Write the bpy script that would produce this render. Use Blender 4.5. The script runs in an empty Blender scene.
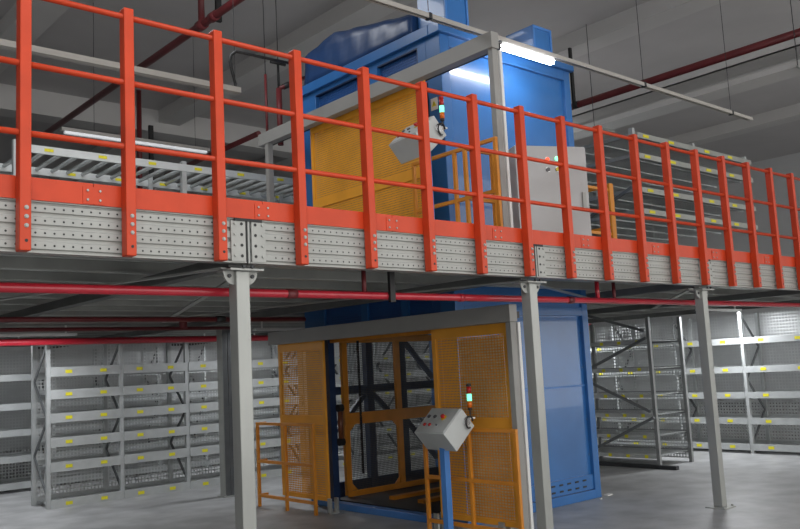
import bpy, bmesh, math, random
from mathutils import Vector, Matrix
random.seed(7)
C = bpy.context.scene.collection
sc = bpy.context.scene
PI = math.pi

# ------------------------------------------------------------------ camera, world, big lights, exposure
cd = bpy.data.cameras.new('camera'); cam = bpy.data.objects.new('camera', cd); C.objects.link(cam)
cd.sensor_fit = 'HORIZONTAL'; cd.sensor_width = 36.0; cd.lens = 38.152; cd.clip_start = 0.05; cd.clip_end = 200
Rm = Matrix(((0.7539604406999789, -0.0413711626435373, -0.6556158027084272),
             (-0.6549587854168538, -0.124398212263738, -0.7453549987696237),
             (-0.05072123090751225, 0.991369513192285, -0.12088773737695173)))
# world axes written in camera space are the columns asked for here: camera-to-world
cam.matrix_world = Matrix.Translation((0, 0, 1.6)) @ Rm.to_4x4()
sc.camera = cam

world = bpy.data.worlds.new('world'); sc.world = world; world.use_nodes = True
bg = world.node_tree.nodes['Background']; bg.inputs[0].default_value = (1.0, 0.985, 0.955, 1); bg.inputs[1].default_value = 2.0
sc.view_settings.view_transform = 'Standard'; sc.view_settings.look = 'None'
sc.view_settings.exposure = 0.0; sc.view_settings.gamma = 1.0; sc.view_settings.use_curve_mapping = False

def area(name, loc, sx, sy, power, color=(0.95, 0.97, 1.0), rot=(0, 0, 0)):
    l = bpy.data.lights.new(name, 'AREA'); l.shape = 'RECTANGLE'; l.size = sx; l.size_y = sy; l.energy = power; l.color = color
    o = bpy.data.objects.new(name, l); C.objects.link(o); o.location = loc; o.rotation_euler = rot
    return o
# unseen fill lights added over the aisle before the platform and over the platform
area('aisle_fill', (1.0, 1.2, 6.6), 5.0, 1.2, 200)
area('platform_fill', (3.2, 8.6, 6.8), 4.0, 0.6, 90)
area('far_platform_fill', (13.0, 10.5, 6.2), 4.0, 0.6, 160)
UNDER_FILLS = ((3.5, 13.1), (7.5, 13.1), (12.2, 9.6), (12.3, 6.6), (3.4, 10.9), (6.9, 10.3), (9.75, 13.1))  # spots of lights added to brighten the floor and racks below the deck
for lx, ly in UNDER_FILLS:
    area('under_platform_fill', (lx, ly, 2.215), 1.2, 0.08, 55 if lx > 12 else 32)

# ------------------------------------------------------------------ materials
def mat(name, color, rough=0.5, metal=0.0, noise=0.0, nscale=8.0, bump=0.0, bscale=60.0, color2=None, stretch=None, coat=0.0, spec=0.5):
    m = bpy.data.materials.new(name); m.use_nodes = True; nt = m.node_tree; b = nt.nodes['Principled BSDF']
    b.inputs['Base Color'].default_value = (*color, 1); b.inputs['Roughness'].default_value = rough; b.inputs['Metallic'].default_value = metal
    b.inputs['Specular IOR Level'].default_value = spec
    if coat: b.inputs['Coat Weight'].default_value = coat
    tc = nt.nodes.new('ShaderNodeTexCoord')
    src = tc.outputs['Object']
    if stretch:
        mp = nt.nodes.new('ShaderNodeMapping'); mp.inputs['Scale'].default_value = stretch
        nt.links.new(src, mp.inputs[0]); src = mp.outputs[0]
    if noise or color2:
        n = nt.nodes.new('ShaderNodeTexNoise'); n.inputs['Scale'].default_value = nscale; n.inputs['Detail'].default_value = 5
        nt.links.new(src, n.inputs['Vector'])
        r = nt.nodes.new('ShaderNodeValToRGB')
        c2 = color2 or tuple(max(0, c * (1 - noise)) for c in color)
        r.color_ramp.elements[0].position = 0.33; r.color_ramp.elements[1].position = 0.67
        r.color_ramp.elements[0].color = (*c2, 1); r.color_ramp.elements[1].color = (*color, 1)
        nt.links.new(n.outputs['Fac'], r.inputs[0]); nt.links.new(r.outputs[0], b.inputs['Base Color'])
    if bump:
        n2 = nt.nodes.new('ShaderNodeTexNoise'); n2.inputs['Scale'].default_value = bscale; n2.inputs['Detail'].default_value = 3
        nt.links.new(src, n2.inputs['Vector'])
        bp = nt.nodes.new('ShaderNodeBump'); bp.inputs['Strength'].default_value = bump; bp.inputs['Distance'].default_value = 0.02
        nt.links.new(n2.outputs['Fac'], bp.inputs['Height']); nt.links.new(bp.outputs[0], b.inputs['Normal'])
    return m

def mesh_mat(name, color, ax1, ax2, p1, p2, w1, w2, rough=0.5, metal=0.0):
    """woven / perforated sheet: solid where |frac - .5| lies in the bars along either axis, holes elsewhere"""
    m = mat(name, color, rough, metal, noise=0.15, nscale=4); nt = m.node_tree; b = nt.nodes['Principled BSDF']
    out = nt.nodes['Material Output']
    tc = nt.nodes.new('ShaderNodeTexCoord'); sp = nt.nodes.new('ShaderNodeSeparateXYZ'); nt.links.new(tc.outputs['Object'], sp.inputs[0])
    def band(ax, per, w):
        d = nt.nodes.new('ShaderNodeMath'); d.operation = 'DIVIDE'; nt.links.new(sp.outputs[ax], d.inputs[0]); d.inputs[1].default_value = per
        f = nt.nodes.new('ShaderNodeMath'); f.operation = 'FLOORED_MODULO'; nt.links.new(d.outputs[0], f.inputs[0]); f.inputs[1].default_value = 1.0
        l = nt.nodes.new('ShaderNodeMath'); l.operation = 'LESS_THAN'; nt.links.new(f.outputs[0], l.inputs[0]); l.inputs[1].default_value = w
        return l
    a, c = band(ax1, p1, w1), band(ax2, p2, w2)
    mx = nt.nodes.new('ShaderNodeMath'); mx.operation = 'MAXIMUM'; nt.links.new(a.outputs[0], mx.inputs[0]); nt.links.new(c.outputs[0], mx.inputs[1])
    tr = nt.nodes.new('ShaderNodeBsdfTransparent'); mix = nt.nodes.new('ShaderNodeMixShader')
    nt.links.new(mx.outputs[0], mix.inputs[0]); nt.links.new(tr.outputs[0], mix.inputs[1]); nt.links.new(b.outputs[0], mix.inputs[2])
    nt.links.new(mix.outputs[0], out.inputs[0])
    return m

def emit(name, color, s):
    m = bpy.data.materials.new(name); m.use_nodes = True; b = m.node_tree.nodes['Principled BSDF']
    b.inputs['Base Color'].default_value = (*color, 1); b.inputs['Emission Color'].default_value = (*color, 1); b.inputs['Emission Strength'].default_value = s
    return m

M = dict(
    concrete=mat('floor_concrete', (0.42, 0.425, 0.43), 0.45, noise=0.34, nscale=2.6, bump=0.12, bscale=30),
    ceiling=mat('ceiling_paint', (0.52, 0.505, 0.505), 0.9, noise=0.08, nscale=1.0),
    beamc=mat('ceiling_beam_paint', (0.58, 0.57, 0.56), 0.9, noise=0.06, nscale=1.0),
    wall=mat('wall_paint', (0.55, 0.56, 0.57), 0.9, noise=0.05, nscale=0.6),
    orange=mat('orange_red_paint', (0.58, 0.056, 0.016), 0.36, noise=0.14, nscale=5, bump=0.03, bscale=40, spec=0.3),
    yellow=mat('orange_yellow_paint', (0.70, 0.26, 0.022), 0.42, noise=0.18, nscale=5, bump=0.03),
    blue=mat('blue_paint', (0.028, 0.150, 0.42), 0.34, noise=0.16, nscale=2.2, bump=0.05, bscale=3.0, coat=0.25),
    bluepan=mat('blue_panel_paint', (0.028, 0.150, 0.42), 0.27, noise=0.16, nscale=2.2, bump=0.10, bscale=2.0, coat=0.6),
    bluepost=mat('blue_post_paint', (0.06, 0.20, 0.52), 0.35, noise=0.1, nscale=4),
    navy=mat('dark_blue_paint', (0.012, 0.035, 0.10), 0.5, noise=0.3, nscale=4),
    film=mat('blue_plastic_film', (0.012, 0.048, 0.15), 0.38, noise=0.25, nscale=2.5, bump=0.35, bscale=1.6, stretch=(1, 0.5, 2.2)),
    grey=mat('grey_paint', (0.36, 0.37, 0.35), 0.42, noise=0.10, nscale=4, bump=0.02),
    galv=mat('galvanised_steel', (0.37, 0.38, 0.36), 0.36, 0.3, noise=0.16, nscale=5, bump=0.03, stretch=(1, 1, 0.3)),
    gantry=mat('gate_frame_grey', (0.30, 0.295, 0.28), 0.5, noise=0.08, nscale=3),
    edge=mat('platform_beam_grey', (0.36, 0.365, 0.345), 0.42, 0.1, noise=0.12, nscale=4, bump=0.03),
    rackm=mat('rack_mid_grey', (0.28, 0.29, 0.29), 0.5, 0.2, noise=0.2, nscale=6),
    deckbounce=mat('deck_bounce_top', (0.5, 0.5, 0.49), 0.6, noise=0.15),  # unseen top layer made bright to bounce light up to the rollers
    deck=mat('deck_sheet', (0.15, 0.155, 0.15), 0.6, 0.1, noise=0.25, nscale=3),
    dark=mat('dark_steel', (0.035, 0.037, 0.04), 0.5, 0.2, noise=0.2),
    black=mat('black_rubber', (0.012, 0.012, 0.013), 0.55),
    rackg=mat('rack_grey', (0.47, 0.49, 0.49), 0.45, 0.2, noise=0.14, nscale=6),
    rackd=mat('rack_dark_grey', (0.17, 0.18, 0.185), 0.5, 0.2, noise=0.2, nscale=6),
    roller=mat('roller_steel', (0.75, 0.80, 0.80), 0.25, 0.4, noise=0.1, nscale=8),
    label=mat('yellow_label', (0.75, 0.68, 0.02), 0.6, noise=0.1, nscale=40),
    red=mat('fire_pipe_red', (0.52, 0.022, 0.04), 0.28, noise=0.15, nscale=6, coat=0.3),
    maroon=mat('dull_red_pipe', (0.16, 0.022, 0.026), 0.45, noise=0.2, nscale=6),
    tray=mat('track_grey', (0.42, 0.40, 0.37), 0.5, 0.1, noise=0.1, nscale=5),
    cab=mat('cabinet_grey', (0.45, 0.455, 0.455), 0.42, noise=0.05, nscale=3),
    cons=mat('console_grey', (0.50, 0.52, 0.51), 0.42, noise=0.06, nscale=6),
    chrome=mat('chrome', (0.75, 0.76, 0.77), 0.18, 0.95, noise=0.05),
    btn_red=mat('button_red', (0.55, 0.02, 0.02), 0.35, noise=0.05),
    btn_grey=mat('button_dark_grey', (0.09, 0.09, 0.095), 0.4, noise=0.05),
    btn_yellow=mat('button_yellow', (0.7, 0.5, 0.03), 0.4, noise=0.05),
    white=mat('white_plate', (0.75, 0.75, 0.73), 0.5, noise=0.05),
    lens_red=mat('lens_red', (0.42, 0.015, 0.012), 0.2, noise=0.05),
    lens_orange=mat('lens_orange', (0.75, 0.16, 0.01), 0.2, noise=0.05),
    lens_green=emit('lit_green_lens', (0.2, 0.95, 0.55), 1.5),
    dot_green=emit('lit_green_button', (0.2, 1.0, 0.45), 1.8),
    dot_red=emit('lit_red_button', (1.0, 0.12, 0.05), 0.9),
    tube=emit('fluorescent_tube', (0.93, 0.94, 1.0), 42.0),
    fartube=emit('far_fluorescent_tube', (0.95, 0.97, 1.0), 0.3),
    railw=mat('roller_rail', (0.62, 0.65, 0.65), 0.35, 0.2, noise=0.1),
    leaf=mat('leaf_orange_paint', (0.82, 0.36, 0.03), 0.42, noise=0.12, nscale=4),
    pale=mat('slot_light_backing', (0.78, 0.70, 0.62), 0.5, noise=0.2, nscale=5),
    cream=mat('cream_cable', (0.45, 0.42, 0.33), 0.5, noise=0.1),
)
M['perfy'] = mesh_mat('perforated_orange_sheet', (0.84, 0.38, 0.035), 1, 2, 0.020, 0.026, 0.50, 0.62, 0.5)
M['perfyx'] = mesh_mat('perforated_orange_mesh', (0.80, 0.35, 0.035), 1, 2, 0.036, 0.026, 0.25, 0.42, 0.5)
M['cagemesh'] = mesh_mat('cage_mesh', (0.10, 0.105, 0.11), 0, 2, 0.022, 0.022, 0.28, 0.28, 0.5, 0.3)
M['cagemeshy'] = mesh_mat('cage_mesh_side', (0.18, 0.2, 0.24), 1, 2, 0.022, 0.022, 0.25, 0.25, 0.5, 0.3)
M['rackmesh'] = mesh_mat('rack_wire_mesh', (0.62, 0.64, 0.64), 0, 2, 0.05, 0.05, 0.36, 0.36, 0.4, 0.3)
M['rackmeshy'] = mesh_mat('rack_wire_mesh_side', (0.62, 0.64, 0.64), 1, 2, 0.05, 0.05, 0.36, 0.36, 0.4, 0.3)
M['shelfmesh'] = mesh_mat('shelf_wire_mesh', (0.55, 0.57, 0.57), 0, 1, 0.04, 0.04, 0.36, 0.36, 0.4, 0.2)
M['bluemesh'] = mesh_mat('blue_vent_mesh', (0.03, 0.12, 0.38), 1, 2, 0.03, 0.03, 0.4, 0.4, 0.4)

# ------------------------------------------------------------------ helpers
class MB:
    def __init__(s): s.v = []; s.f = []; s.m = []; s.cur = 0; s.mats = []
    def use(s, m):
        if m not in s.mats: s.mats.append(m)
        s.cur = s.mats.index(m); return s
    def add(s, vs, fs):
        k = len(s.v); s.v += [Vector(p) for p in vs]
        for f in fs: s.f.append([i + k for i in f]); s.m.append(s.cur)
        return s
    def box(s, a, b):
        x0, x1 = sorted((a[0], b[0])); y0, y1 = sorted((a[1], b[1])); z0, z1 = sorted((a[2], b[2]))
        return s.add([(x0,y0,z0),(x1,y0,z0),(x1,y1,z0),(x0,y1,z0),(x0,y0,z1),(x1,y0,z1),(x1,y1,z1),(x0,y1,z1)],
                     [(3,2,1,0),(4,5,6,7),(0,1,5,4),(1,2,6,5),(2,3,7,6),(3,0,4,7)])
    def prism(s, poly, d):
        """polygon (3D points) extruded by vector d"""
        n = len(poly); d = Vector(d); P = [Vector(p) for p in poly]
        nrm = sum(((P[i]-P[0]).cross(P[(i+1) % n]-P[0]) for i in range(n)), Vector())
        if nrm.dot(d) > 0: P.reverse()
        return s.add(P + [p + d for p in P], [tuple(range(n)), tuple(range(2*n-1, n-1, -1))] +
                     [((i+1) % n, i, i+n, (i+1) % n + n) for i in range(n)])
    def bar(s, p, q, w, h, up=(0,0,1)):
        """rectangular bar p->q, w across, h along up"""
        p, q = Vector(p), Vector(q); t = (q-p).normalized(); u = Vector(up)
        if abs(t.dot(u)) > 0.98: u = Vector((0,1,0))
        side = t.cross(u).normalized(); u = side.cross(t).normalized()
        c = [side*(a*w/2) + u*(b*h/2) for a, b in ((-1,-1),(1,-1),(1,1),(-1,1))]
        return s.prism([p + k for k in c], q - p)
    def tube(s, pts, r, n=12, cap=True):
        pts = [Vector(p) for p in pts]; rings = []; prev = None
        for i, p in enumerate(pts):
            t = ((pts[min(i+1, len(pts)-1)] - pts[max(i-1, 0)])).normalized()
            a = prev if prev is not None else (Vector((0,0,1)) if abs(t.z) < .9 else Vector((1,0,0)))
            e1 = (a - t*a.dot(t)).normalized(); prev = e1; e2 = t.cross(e1)
            rr = r[i] if isinstance(r, (list, tuple)) else r
            rings.append([p + (e1*math.cos(2*PI*k/n) + e2*math.sin(2*PI*k/n))*rr for k in range(n)])
        vs = [v for R in rings for v in R]; fs = []
        for i in range(len(pts)-1):
            for k in range(n): fs.append((i*n+k, i*n+(k+1) % n, (i+1)*n+(k+1) % n, (i+1)*n+k))
        if cap: fs += [tuple(range(n-1, -1, -1)), tuple(range((len(pts)-1)*n, len(pts)*n))]
        return s.add(vs, fs)
    def build(s, name, m=None, parent=None, bevel=0.0, smooth=False):
        me = bpy.data.meshes.new(name); off = parent_loc(parent)
        me.from_pydata([tuple(v - off) for v in s.v], [], s.f)
        mats = s.mats if s.mats else [m]
        for k in mats: me.materials.append(M[k] if isinstance(k, str) else k)
        if s.mats:
            for p, i in zip(me.polygons, s.m): p.material_index = i
        if smooth:
            for p in me.polygons: p.use_smooth = len(p.vertices) == 4
        me.update()
        o = bpy.data.objects.new(name, me); C.objects.link(o)
        if parent is not None: o.parent = parent
        if bevel:
            b = o.modifiers.new('bevel', 'BEVEL'); b.width = bevel; b.segments = 2; b.limit_method = 'ANGLE'
        return o
LOC = {}
def parent_loc(p):
    v = Vector((0,0,0))
    while p is not None: v = v + p.location; p = p.parent
    return v
def thing(name, label, cat, loc, group=None):
    o = bpy.data.objects.new(name, None); C.objects.link(o); o.location = loc; o.empty_display_size = 0.1
    o['label'] = label; o['category'] = cat
    if group: o['group'] = group
    return o
def tag(o, label, cat, group=None, kind=None):
    o['label'] = label; o['category'] = cat
    if group: o['group'] = group
    if kind: o['kind'] = kind
    return o
def origin_to(o, loc):
    """move a single-mesh thing's origin"""
    d = Vector(loc)
    for v in o.data.vertices: v.co -= d
    o.location = d; return o
def struct(o, label=None):
    o['kind'] = 'structure'
    if label: o['label'] = label
    return o
def copy_tree(o, parent=None):
    c = o.copy(); C.objects.link(c)
    if parent is not None: c.parent = parent
    for ch in list(o.children): copy_tree(ch, c)
    return c
def bx(a, b): return MB().box(a, b)

DZ = 2.57          # top of the platform deck
YE = 4.62          # platform edge plane
# lift body
LX0, LX1, LY0, LY1, LZ = 6.10, 8.31, 6.12, 8.80, 5.22
COLX = [-0.05, 2.755, 5.56, 8.36, 11.16]

# ------------------------------------------------------------------ setting
struct(bx((-8, -6, -0.15), (26, 24, 0)).build('floor', 'concrete'))
struct(bx((-8, -6, 7.5), (26, 24, 7.65)).build('ceiling', 'ceiling'))
struct(bx((-8, 24, 0), (26, 24.2, 7.5)).build('wall_back', 'wall'))
struct(bx((26, -6, 0), (26.2, 24.2, 7.5)).build('wall_right', 'wall'))
struct(bx((-8.2, -6, 0), (-8, 24.2, 7.5)).build('wall_left', 'wall'))
# concrete ceiling beams running across
k = 1
for x0 in (-0.25, 3.95, 8.1, 12.3, 16.5, 20.7):
    struct(bx((x0, -6, 7.22), (x0+0.5, 24, 7.5)).build('trim_%d' % k, 'beamc')); k += 1
for y0 in (17.0,):
    struct(bx((-8, y0, 7.0), (26, y0+0.5, 7.5)).build('trim_%d' % k, 'beamc')); k += 1

# ------------------------------------------------------------------ mezzanine platform
pf = thing('mezzanine_platform', 'grey steel mezzanine platform with perforated edge beams, carrying the orange-red railing', 'platform', (0, YE, DZ))
XL, XR, YB = -2.8, 15.0, 17.0
d = MB().use('deckbounce')
OX0, OX1, OY0, OY1 = LX0-0.04, LX1+0.04, LY0-0.04, LY1+0.04
for a, b in (((XL, YE+0.08), (XR, OY0)), ((XL, OY1), (XR, YB)), ((XL, OY0), (OX0, OY1)), ((OX1, OY0), (XR, OY1))):
    d.use('deckbounce'); d.box((a[0], a[1], DZ-0.030), (b[0], b[1], DZ-0.005)); d.use('deck'); d.box((a[0], a[1], DZ-0.035), (b[0], b[1], DZ-0.030))
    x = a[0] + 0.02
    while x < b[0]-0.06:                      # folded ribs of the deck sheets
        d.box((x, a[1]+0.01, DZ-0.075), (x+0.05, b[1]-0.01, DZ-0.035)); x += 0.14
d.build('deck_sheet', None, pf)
# joists along the edge direction
def split_x(y):
    if OY0-0.1 < y < OY1+0.1: return ((XL, OX0-0.02), (OX1+0.02, XR))
    return ((XL, XR),)
y = YE+0.55
while y < YB:
    for a, b in split_x(y):
        m = MB(); m.box((a, y-0.03, 2.366), (b, y+0.03, 2.38)); m.box((a, y-0.004, 2.38), (b, y+0.004, 2.48)); m.box((a, y-0.03, 2.48), (b, y+0.03, 2.494))
        m.build('joist', 'galv', pf)
    y += 0.62
for gx in COLX + [13.9]:
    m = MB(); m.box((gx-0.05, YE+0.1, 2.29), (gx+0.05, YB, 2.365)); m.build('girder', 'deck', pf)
# perforated edge beams, one per bay, each with four ribbed tiers
z0, z1 = 2.312, 2.58
def edge_beam(xa, xb):
    m = MB(); m.use('edge')
    n = 4; th = (z1-z0)/n; prof = []
    for i in range(n):
        zb = z0 + i*th
        prof += [(0.012, zb+0.002), (0.012, zb+0.010), (0.0, zb+0.016), (0.0, zb+th-0.014), (0.012, zb+th-0.008)]
    prof += [(0.012, z1), (0.06, z1), (0.06, z0)]
    m.prism([(xa, YE+u, w) for u, w in prof], (xb-xa, 0, 0))
    # folded lips top and bottom
    m.box((xa, YE-0.006, z0-0.008), (xb, YE+0.075, z0)); m.box((xa, YE-0.004, z1), (xb, YE+0.075, z1+0.006))
    m.use('black')
    for i in range(n):
        zc = z0 + (i+0.5)*th + 0.001
        x = xa + 0.19
        while x < xb - 0.17:
            r = 0.0062
            m.add([(x + r*math.cos(2*PI*q/8), YE-0.0012, zc + r*math.sin(2*PI*q/8)) for q in range(8)], [tuple(range(8))]); x += 0.05
    return m.build('perforated_edge_beam', None, pf)
for i in range(len(COLX)-1):
    eb = edge_beam(COLX[i]+0.05, COLX[i+1]+0.02)
edge_beam(XL, COLX[0]+0.02); edge_beam(COLX[-1]+0.05, XR)
# end plates with bolts at every joint
for cx in COLX:
    j = cx + 0.035
    for sgn in (-1, 1):
        m = MB(); m.use('edge'); m.box((j+sgn*0.022, YE-0.012, z0), (j+sgn*0.125, YE-0.002, z1-0.012))
        ep = m.build('end_plate', None, pf)
        for i in range(4):
            zc = z0 + 0.035 + i*0.068
            MB().tube([(j+sgn*0.05, YE-0.012, zc), (j+sgn*0.05, YE-0.015, zc)], 0.010, 8).build('bolt_hole', 'black', ep)
            MB().tube([(j+sgn*0.10, YE-0.012, zc), (j+sgn*0.10, YE-0.022, zc)], 0.008, 6).build('bolt', 'galv', ep)
    m = MB(); m.use('black'); m.box((j-0.10, YE-0.016, z1-0.012), (j+0.10, YE-0.004, z1+0.006)); m.box((j-0.016, YE-0.006, z0), (j-0.006, YE+0.004, z1)); m.box((j+0.006, YE-0.006, z0), (j+0.016, YE+0.004, z1))
    m.use('grey'); m.box((j-0.006, YE-0.014, z0-0.01), (j+0.006, YE-0.004, z1)); m.build('joint_clip', None, pf)
# flat wind bracing beneath the deck
for (x0, y0, x1, y1) in ((2.67, 4.72, 1.45, 8.6), (2.85, 4.72, 4.5, 9.4), (5.50, 4.72, 4.3, 8.6), (0.1, 7.0, 2.7, 10.4), (5.6, 4.75, 8.3, 6.0), (8.3, 4.75, 11.1, 7.0)):
    MB().bar((x0, y0, 2.279), (x1, y1, 2.279), 0.05, 0.012).build('wind_brace', 'galv', pf)

# ------------------------------------------------------------------ columns
def column(x, y, label, group=None, w=0.095, dp=0.10, gus=True):
    t = thing('steel_column', label, 'column', (x, y, 0), group)
    top = 2.255
    m = MB()   # folded section with lips: a box with a groove down the front
    hw, hd = w/2, dp/2
    m.prism([(x-hw, y-hd, 0.012), (x-0.006, y-hd, 0.012), (x-0.006, y-hd+0.008, 0.012), (x+0.006, y-hd+0.008, 0.012), (x+0.006, y-hd, 0.012),
             (x+hw, y-hd, 0.012), (x+hw, y+hd, 0.012), (x-hw, y+hd, 0.012)] if not gus else
            [(x-hw, y-hd, 0.012), (x+hw, y-hd, 0.012), (x+hw, y+hd, 0.012), (x-hw, y+hd, 0.012)], (0, 0, top-0.012))
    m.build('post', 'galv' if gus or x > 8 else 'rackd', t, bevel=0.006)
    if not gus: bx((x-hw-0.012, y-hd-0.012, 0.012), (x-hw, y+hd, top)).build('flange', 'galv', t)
    b = MB(); b.box((x-0.11, y-0.11, 0), (x+0.11, y+0.11, 0.012)); b.build('base_plate', 'grey', t)
    for sx in (-1, 1):
        MB().tube([(x+sx*0.085, y-0.085, 0.012), (x+sx*0.085, y-0.085, 0.03)], 0.012, 6).build('anchor_bolt', 'galv', t)
    c = MB(); c.box((x-0.11, y-0.09, top), (x+0.13, y+0.09, top+0.012)); c.build('cap_plate', 'edge', t)
    if gus:
        for sx in (-1, 1):   # rounded ears under the cap
            pts = [(x+sx*hw, y-0.02, top)] + [(x+sx*(hw + 0.075*math.cos(a)), y-0.02, top - 0.085*math.sin(a)) for a in [q*PI/2/8 for q in range(9)]]
            e = MB().prism(pts, (0, 0.012, 0)).build('gusset_ear', 'edge', t)
            MB().tube([(x+sx*(hw+0.035), y-0.021, top-0.03), (x+sx*(hw+0.035), y-0.030, top-0.03)], 0.013, 8).build('bolt', 'dark', e)
        for dx in (-0.02, 0.04):
            MB().tube([(x+dx, y-0.091, top+0.022), (x+dx, y-0.105, top+0.022)], 0.012, 6).build('bolt', 'dark', t)
    return t
yc = YE+0.06
column(COLX[1], yc, 'galvanised steel column under the platform edge, left of the lower gate')
column(COLX[2], yc, 'galvanised steel column under the platform edge, right in front of the blue lift')
column(COLX[3], yc, 'galvanised steel column under the platform edge, in front of the right-hand rack')
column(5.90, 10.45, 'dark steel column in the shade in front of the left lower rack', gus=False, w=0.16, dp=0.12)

# ------------------------------------------------------------------ guard railing
gr = thing('guard_railing', 'long orange-red steel guard railing with kick plate along the platform edge', 'railing', (0, YE-0.03, 2.3))
PX = [2.60 + 0.574*i for i in range(-5, 16)]
PX = [2.02-0.574*3, 2.02-0.574*2, 2.02-0.574, 2.02, 2.60, 3.20, 3.79, 4.36, 4.915, 5.49, 6.05, 6.61, 7.19, 7.76, 8.33, 8.90, 9.47, 10.04, 10.61]
for px in PX:
    px -= 0.032
    p = MB(); hw = 0.03
    p.prism([(px-hw, YE-0.085, 2.302), (px+hw, YE-0.085, 2.302), (px+hw, YE-0.013, 2.302), (px-hw, YE-0.013, 2.302)], (0, 0, 3.762-2.302))
    po = p.build('post', 'orange', gr, bevel=0.006)
    for zc in (2.530, 2.482, 2.434):
        MB().tube([(px+0.004, YE-0.085, zc), (px+0.004, YE-0.089, zc), (px+0.004, YE-0.090, zc), (px+0.004, YE-0.095, zc)], [0.012, 0.012, 0.008, 0.008], 8).build('bolt', 'galv', po)
    MB().tube([(px+0.004, YE-0.085, 2.355), (px+0.004, YE-0.0865, 2.355)], 0.009, 8).build('bolt_hole', 'black', po)
for zr, nm in ((3.715, 'top_rail'), (3.318, 'middle_rail'), (2.937, 'lower_rail')):
    MB().tube([(PX[0]-0.4, YE-0.05, zr), (PX[-1]+0.4, YE-0.05, zr)], 0.0175, 14).build(nm, 'orange', gr, smooth=True)
kx = [PX[0]-0.4, 1.8, 2.90, 4.00, 5.13, 6.3, 7.45, 8.6, 9.8, PX[-1]+0.4]
for a, b in zip(kx[:-1], kx[1:]):
    m = MB(); m.box((a+0.002, YE-0.012, 2.588), (b-0.002, YE+0.0, 2.705)); m.box((a+0.002, YE-0.012, 2.705), (b-0.002, YE+0.03, 2.710))
    kp = m.build('kick_plate', 'orange', gr)
    if b < PX[-1]:
        j = MB(); j.box((b-0.06, YE-0.016, 2.592), (b+0.06, YE-0.012, 2.69)); jp = j.build('joint_plate', 'orange', kp)
        for dx in (-0.035, 0.035):
            for zc in (2.615, 2.668): MB().tube([(b+dx, YE-0.016, zc), (b+dx, YE-0.023, zc)], 0.007, 6).build('bolt', 'galv', kp)

# ------------------------------------------------------------------ goods lift
lf = thing('goods_lift', 'tall blue steel goods lift tower rising through the platform', 'lift', (7.2, 7.4, 0))
W = 0.10
def sidepost(x, y, sx, sy, wx=0.11, wy=0.11, m='blue'):
    a = MB(); a.box((x, y, 0.0), (x+sx*wx, y+sy*wy, LZ-0.12)); return a.build('corner_post', m, lf, bevel=0.006)
sidepost(LX0, LY0, 1, 1, 0.13, 0.22); sidepost(LX1, LY0, -1, 1, 0.11); sidepost(LX0, LY1, 1, -1, 0.12, 0.42); sidepost(LX1, LY1, -1, -1)
def side_panel(za, zb, name='side_panel'):
    return bx((LX0+0.13, LY0+0.045, za), (LX1-0.11, LY0+0.055, zb)).build(name, 'bluepan', lf)
# facing side: stacked sheets in a frame
side_panel(0.10, 1.285); side_panel(1.295, 2.10); side_panel(2.68, LZ-0.22)
for za, zb in ((0.0, 0.10), (2.10, 2.20), (2.50, 2.68), (LZ-0.24, LZ-0.12)):
    bx((LX0+0.131, LY0, za), (LX1-0.111, LY0+0.09, zb)).build('cross_rail', 'blue', lf, bevel=0.004)
bx((LX0+0.131, LY0+0.03, 2.2), (LX1-0.111, LY0+0.06, 2.5)).build('side_panel', 'blue', lf)
m = MB().use('blue'); m.box((LX0+0.131, LY0+0.02, 0.11), (LX1-0.111, LY0+0.044, 0.27)); m.use('dark')
x = LX0+0.25
while x < LX1-0.15:
    for zc in (0.15, 0.22): m.box((x-0.03, LY0+0.012, zc-0.009), (x+0.03, LY0+0.02, zc+0.009))
    x += 0.14
m.build('bolted_skirt', None, lf)
m = MB(); m.box((LX0+0.131, LY0+0.034, 1.280), (LX1-0.111, LY0+0.045, 1.30)); m.build('panel_seam', 'bluepost', lf)
for zc in (0.5, 0.9, 1.5, 1.9, 3.4, 4.0, 4.5):
    MB().tube([(LX1-0.125, LY0+0.045, zc), (LX1-0.125, LY0+0.034, zc)], 0.008, 6).build('rivet', 'chrome', lf)
# front (gate side): jambs, header, header vents, sill
FY0, FY1 = LY0+0.22, LY1-0.42
bx((LX0, FY0, 2.02), (LX0+0.10, FY1, 2.14)).build('door_header', 'blue', lf)
bx((LX0, FY0, 2.42), (LX0+0.10, FY1, 2.62)).build('door_header', 'blue', lf)
for a, b in ((FY0, FY0+0.5), (FY0+0.64, FY0+1.2), (FY0+1.3, FY1)):
    bx((LX0+0.03, a, 2.14), (LX0+0.04, b, 2.42)).build('vent_mesh', 'bluemesh', lf)
for a in (FY0+0.5, FY0+1.2):
    bx((LX0, a, 2.14), (LX0+0.08, a+0.12, 2.42)).build('mullion', 'blue', lf)
bx((LX0, FY0, 4.62), (LX0+0.10, FY1, 4.80)).build('door_header', 'blue', lf)
# upper header: frame with two long recessed windows
bx((LX0, LY0+0.22, 5.05), (LX0+0.10, LY1-0.42, LZ-0.12)).build('door_header', 'blue', lf)
for a, b in ((6.47, 7.16), (7.30, 8.38)):
    bx((LX0+0.05, a, 4.80), (LX0+0.055, b, 5.05)).build('vent_mesh', 'bluemesh', lf)
    m = MB(); m.box((LX0+0.002, a, 5.035), (LX0+0.05, b, 5.05)); m.box((LX0+0.002, a, 4.80), (LX0+0.05, a+0.012, 5.035)); m.build('vent_rim', 'navy', lf)
bx((LX0, 7.16, 4.80), (LX0+0.10, 7.30, 5.05)).build('mullion', 'blue', lf)
bx((LX0, LY0+0.22, 4.80), (LX0+0.10, 6.47, 5.05)).build('mullion', 'blue', lf)
bx((LX0+0.12, LY1-0.5, 4.80), (LX0+0.14, FY1, 5.05)).build('backing_strip', 'blue', lf)
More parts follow.
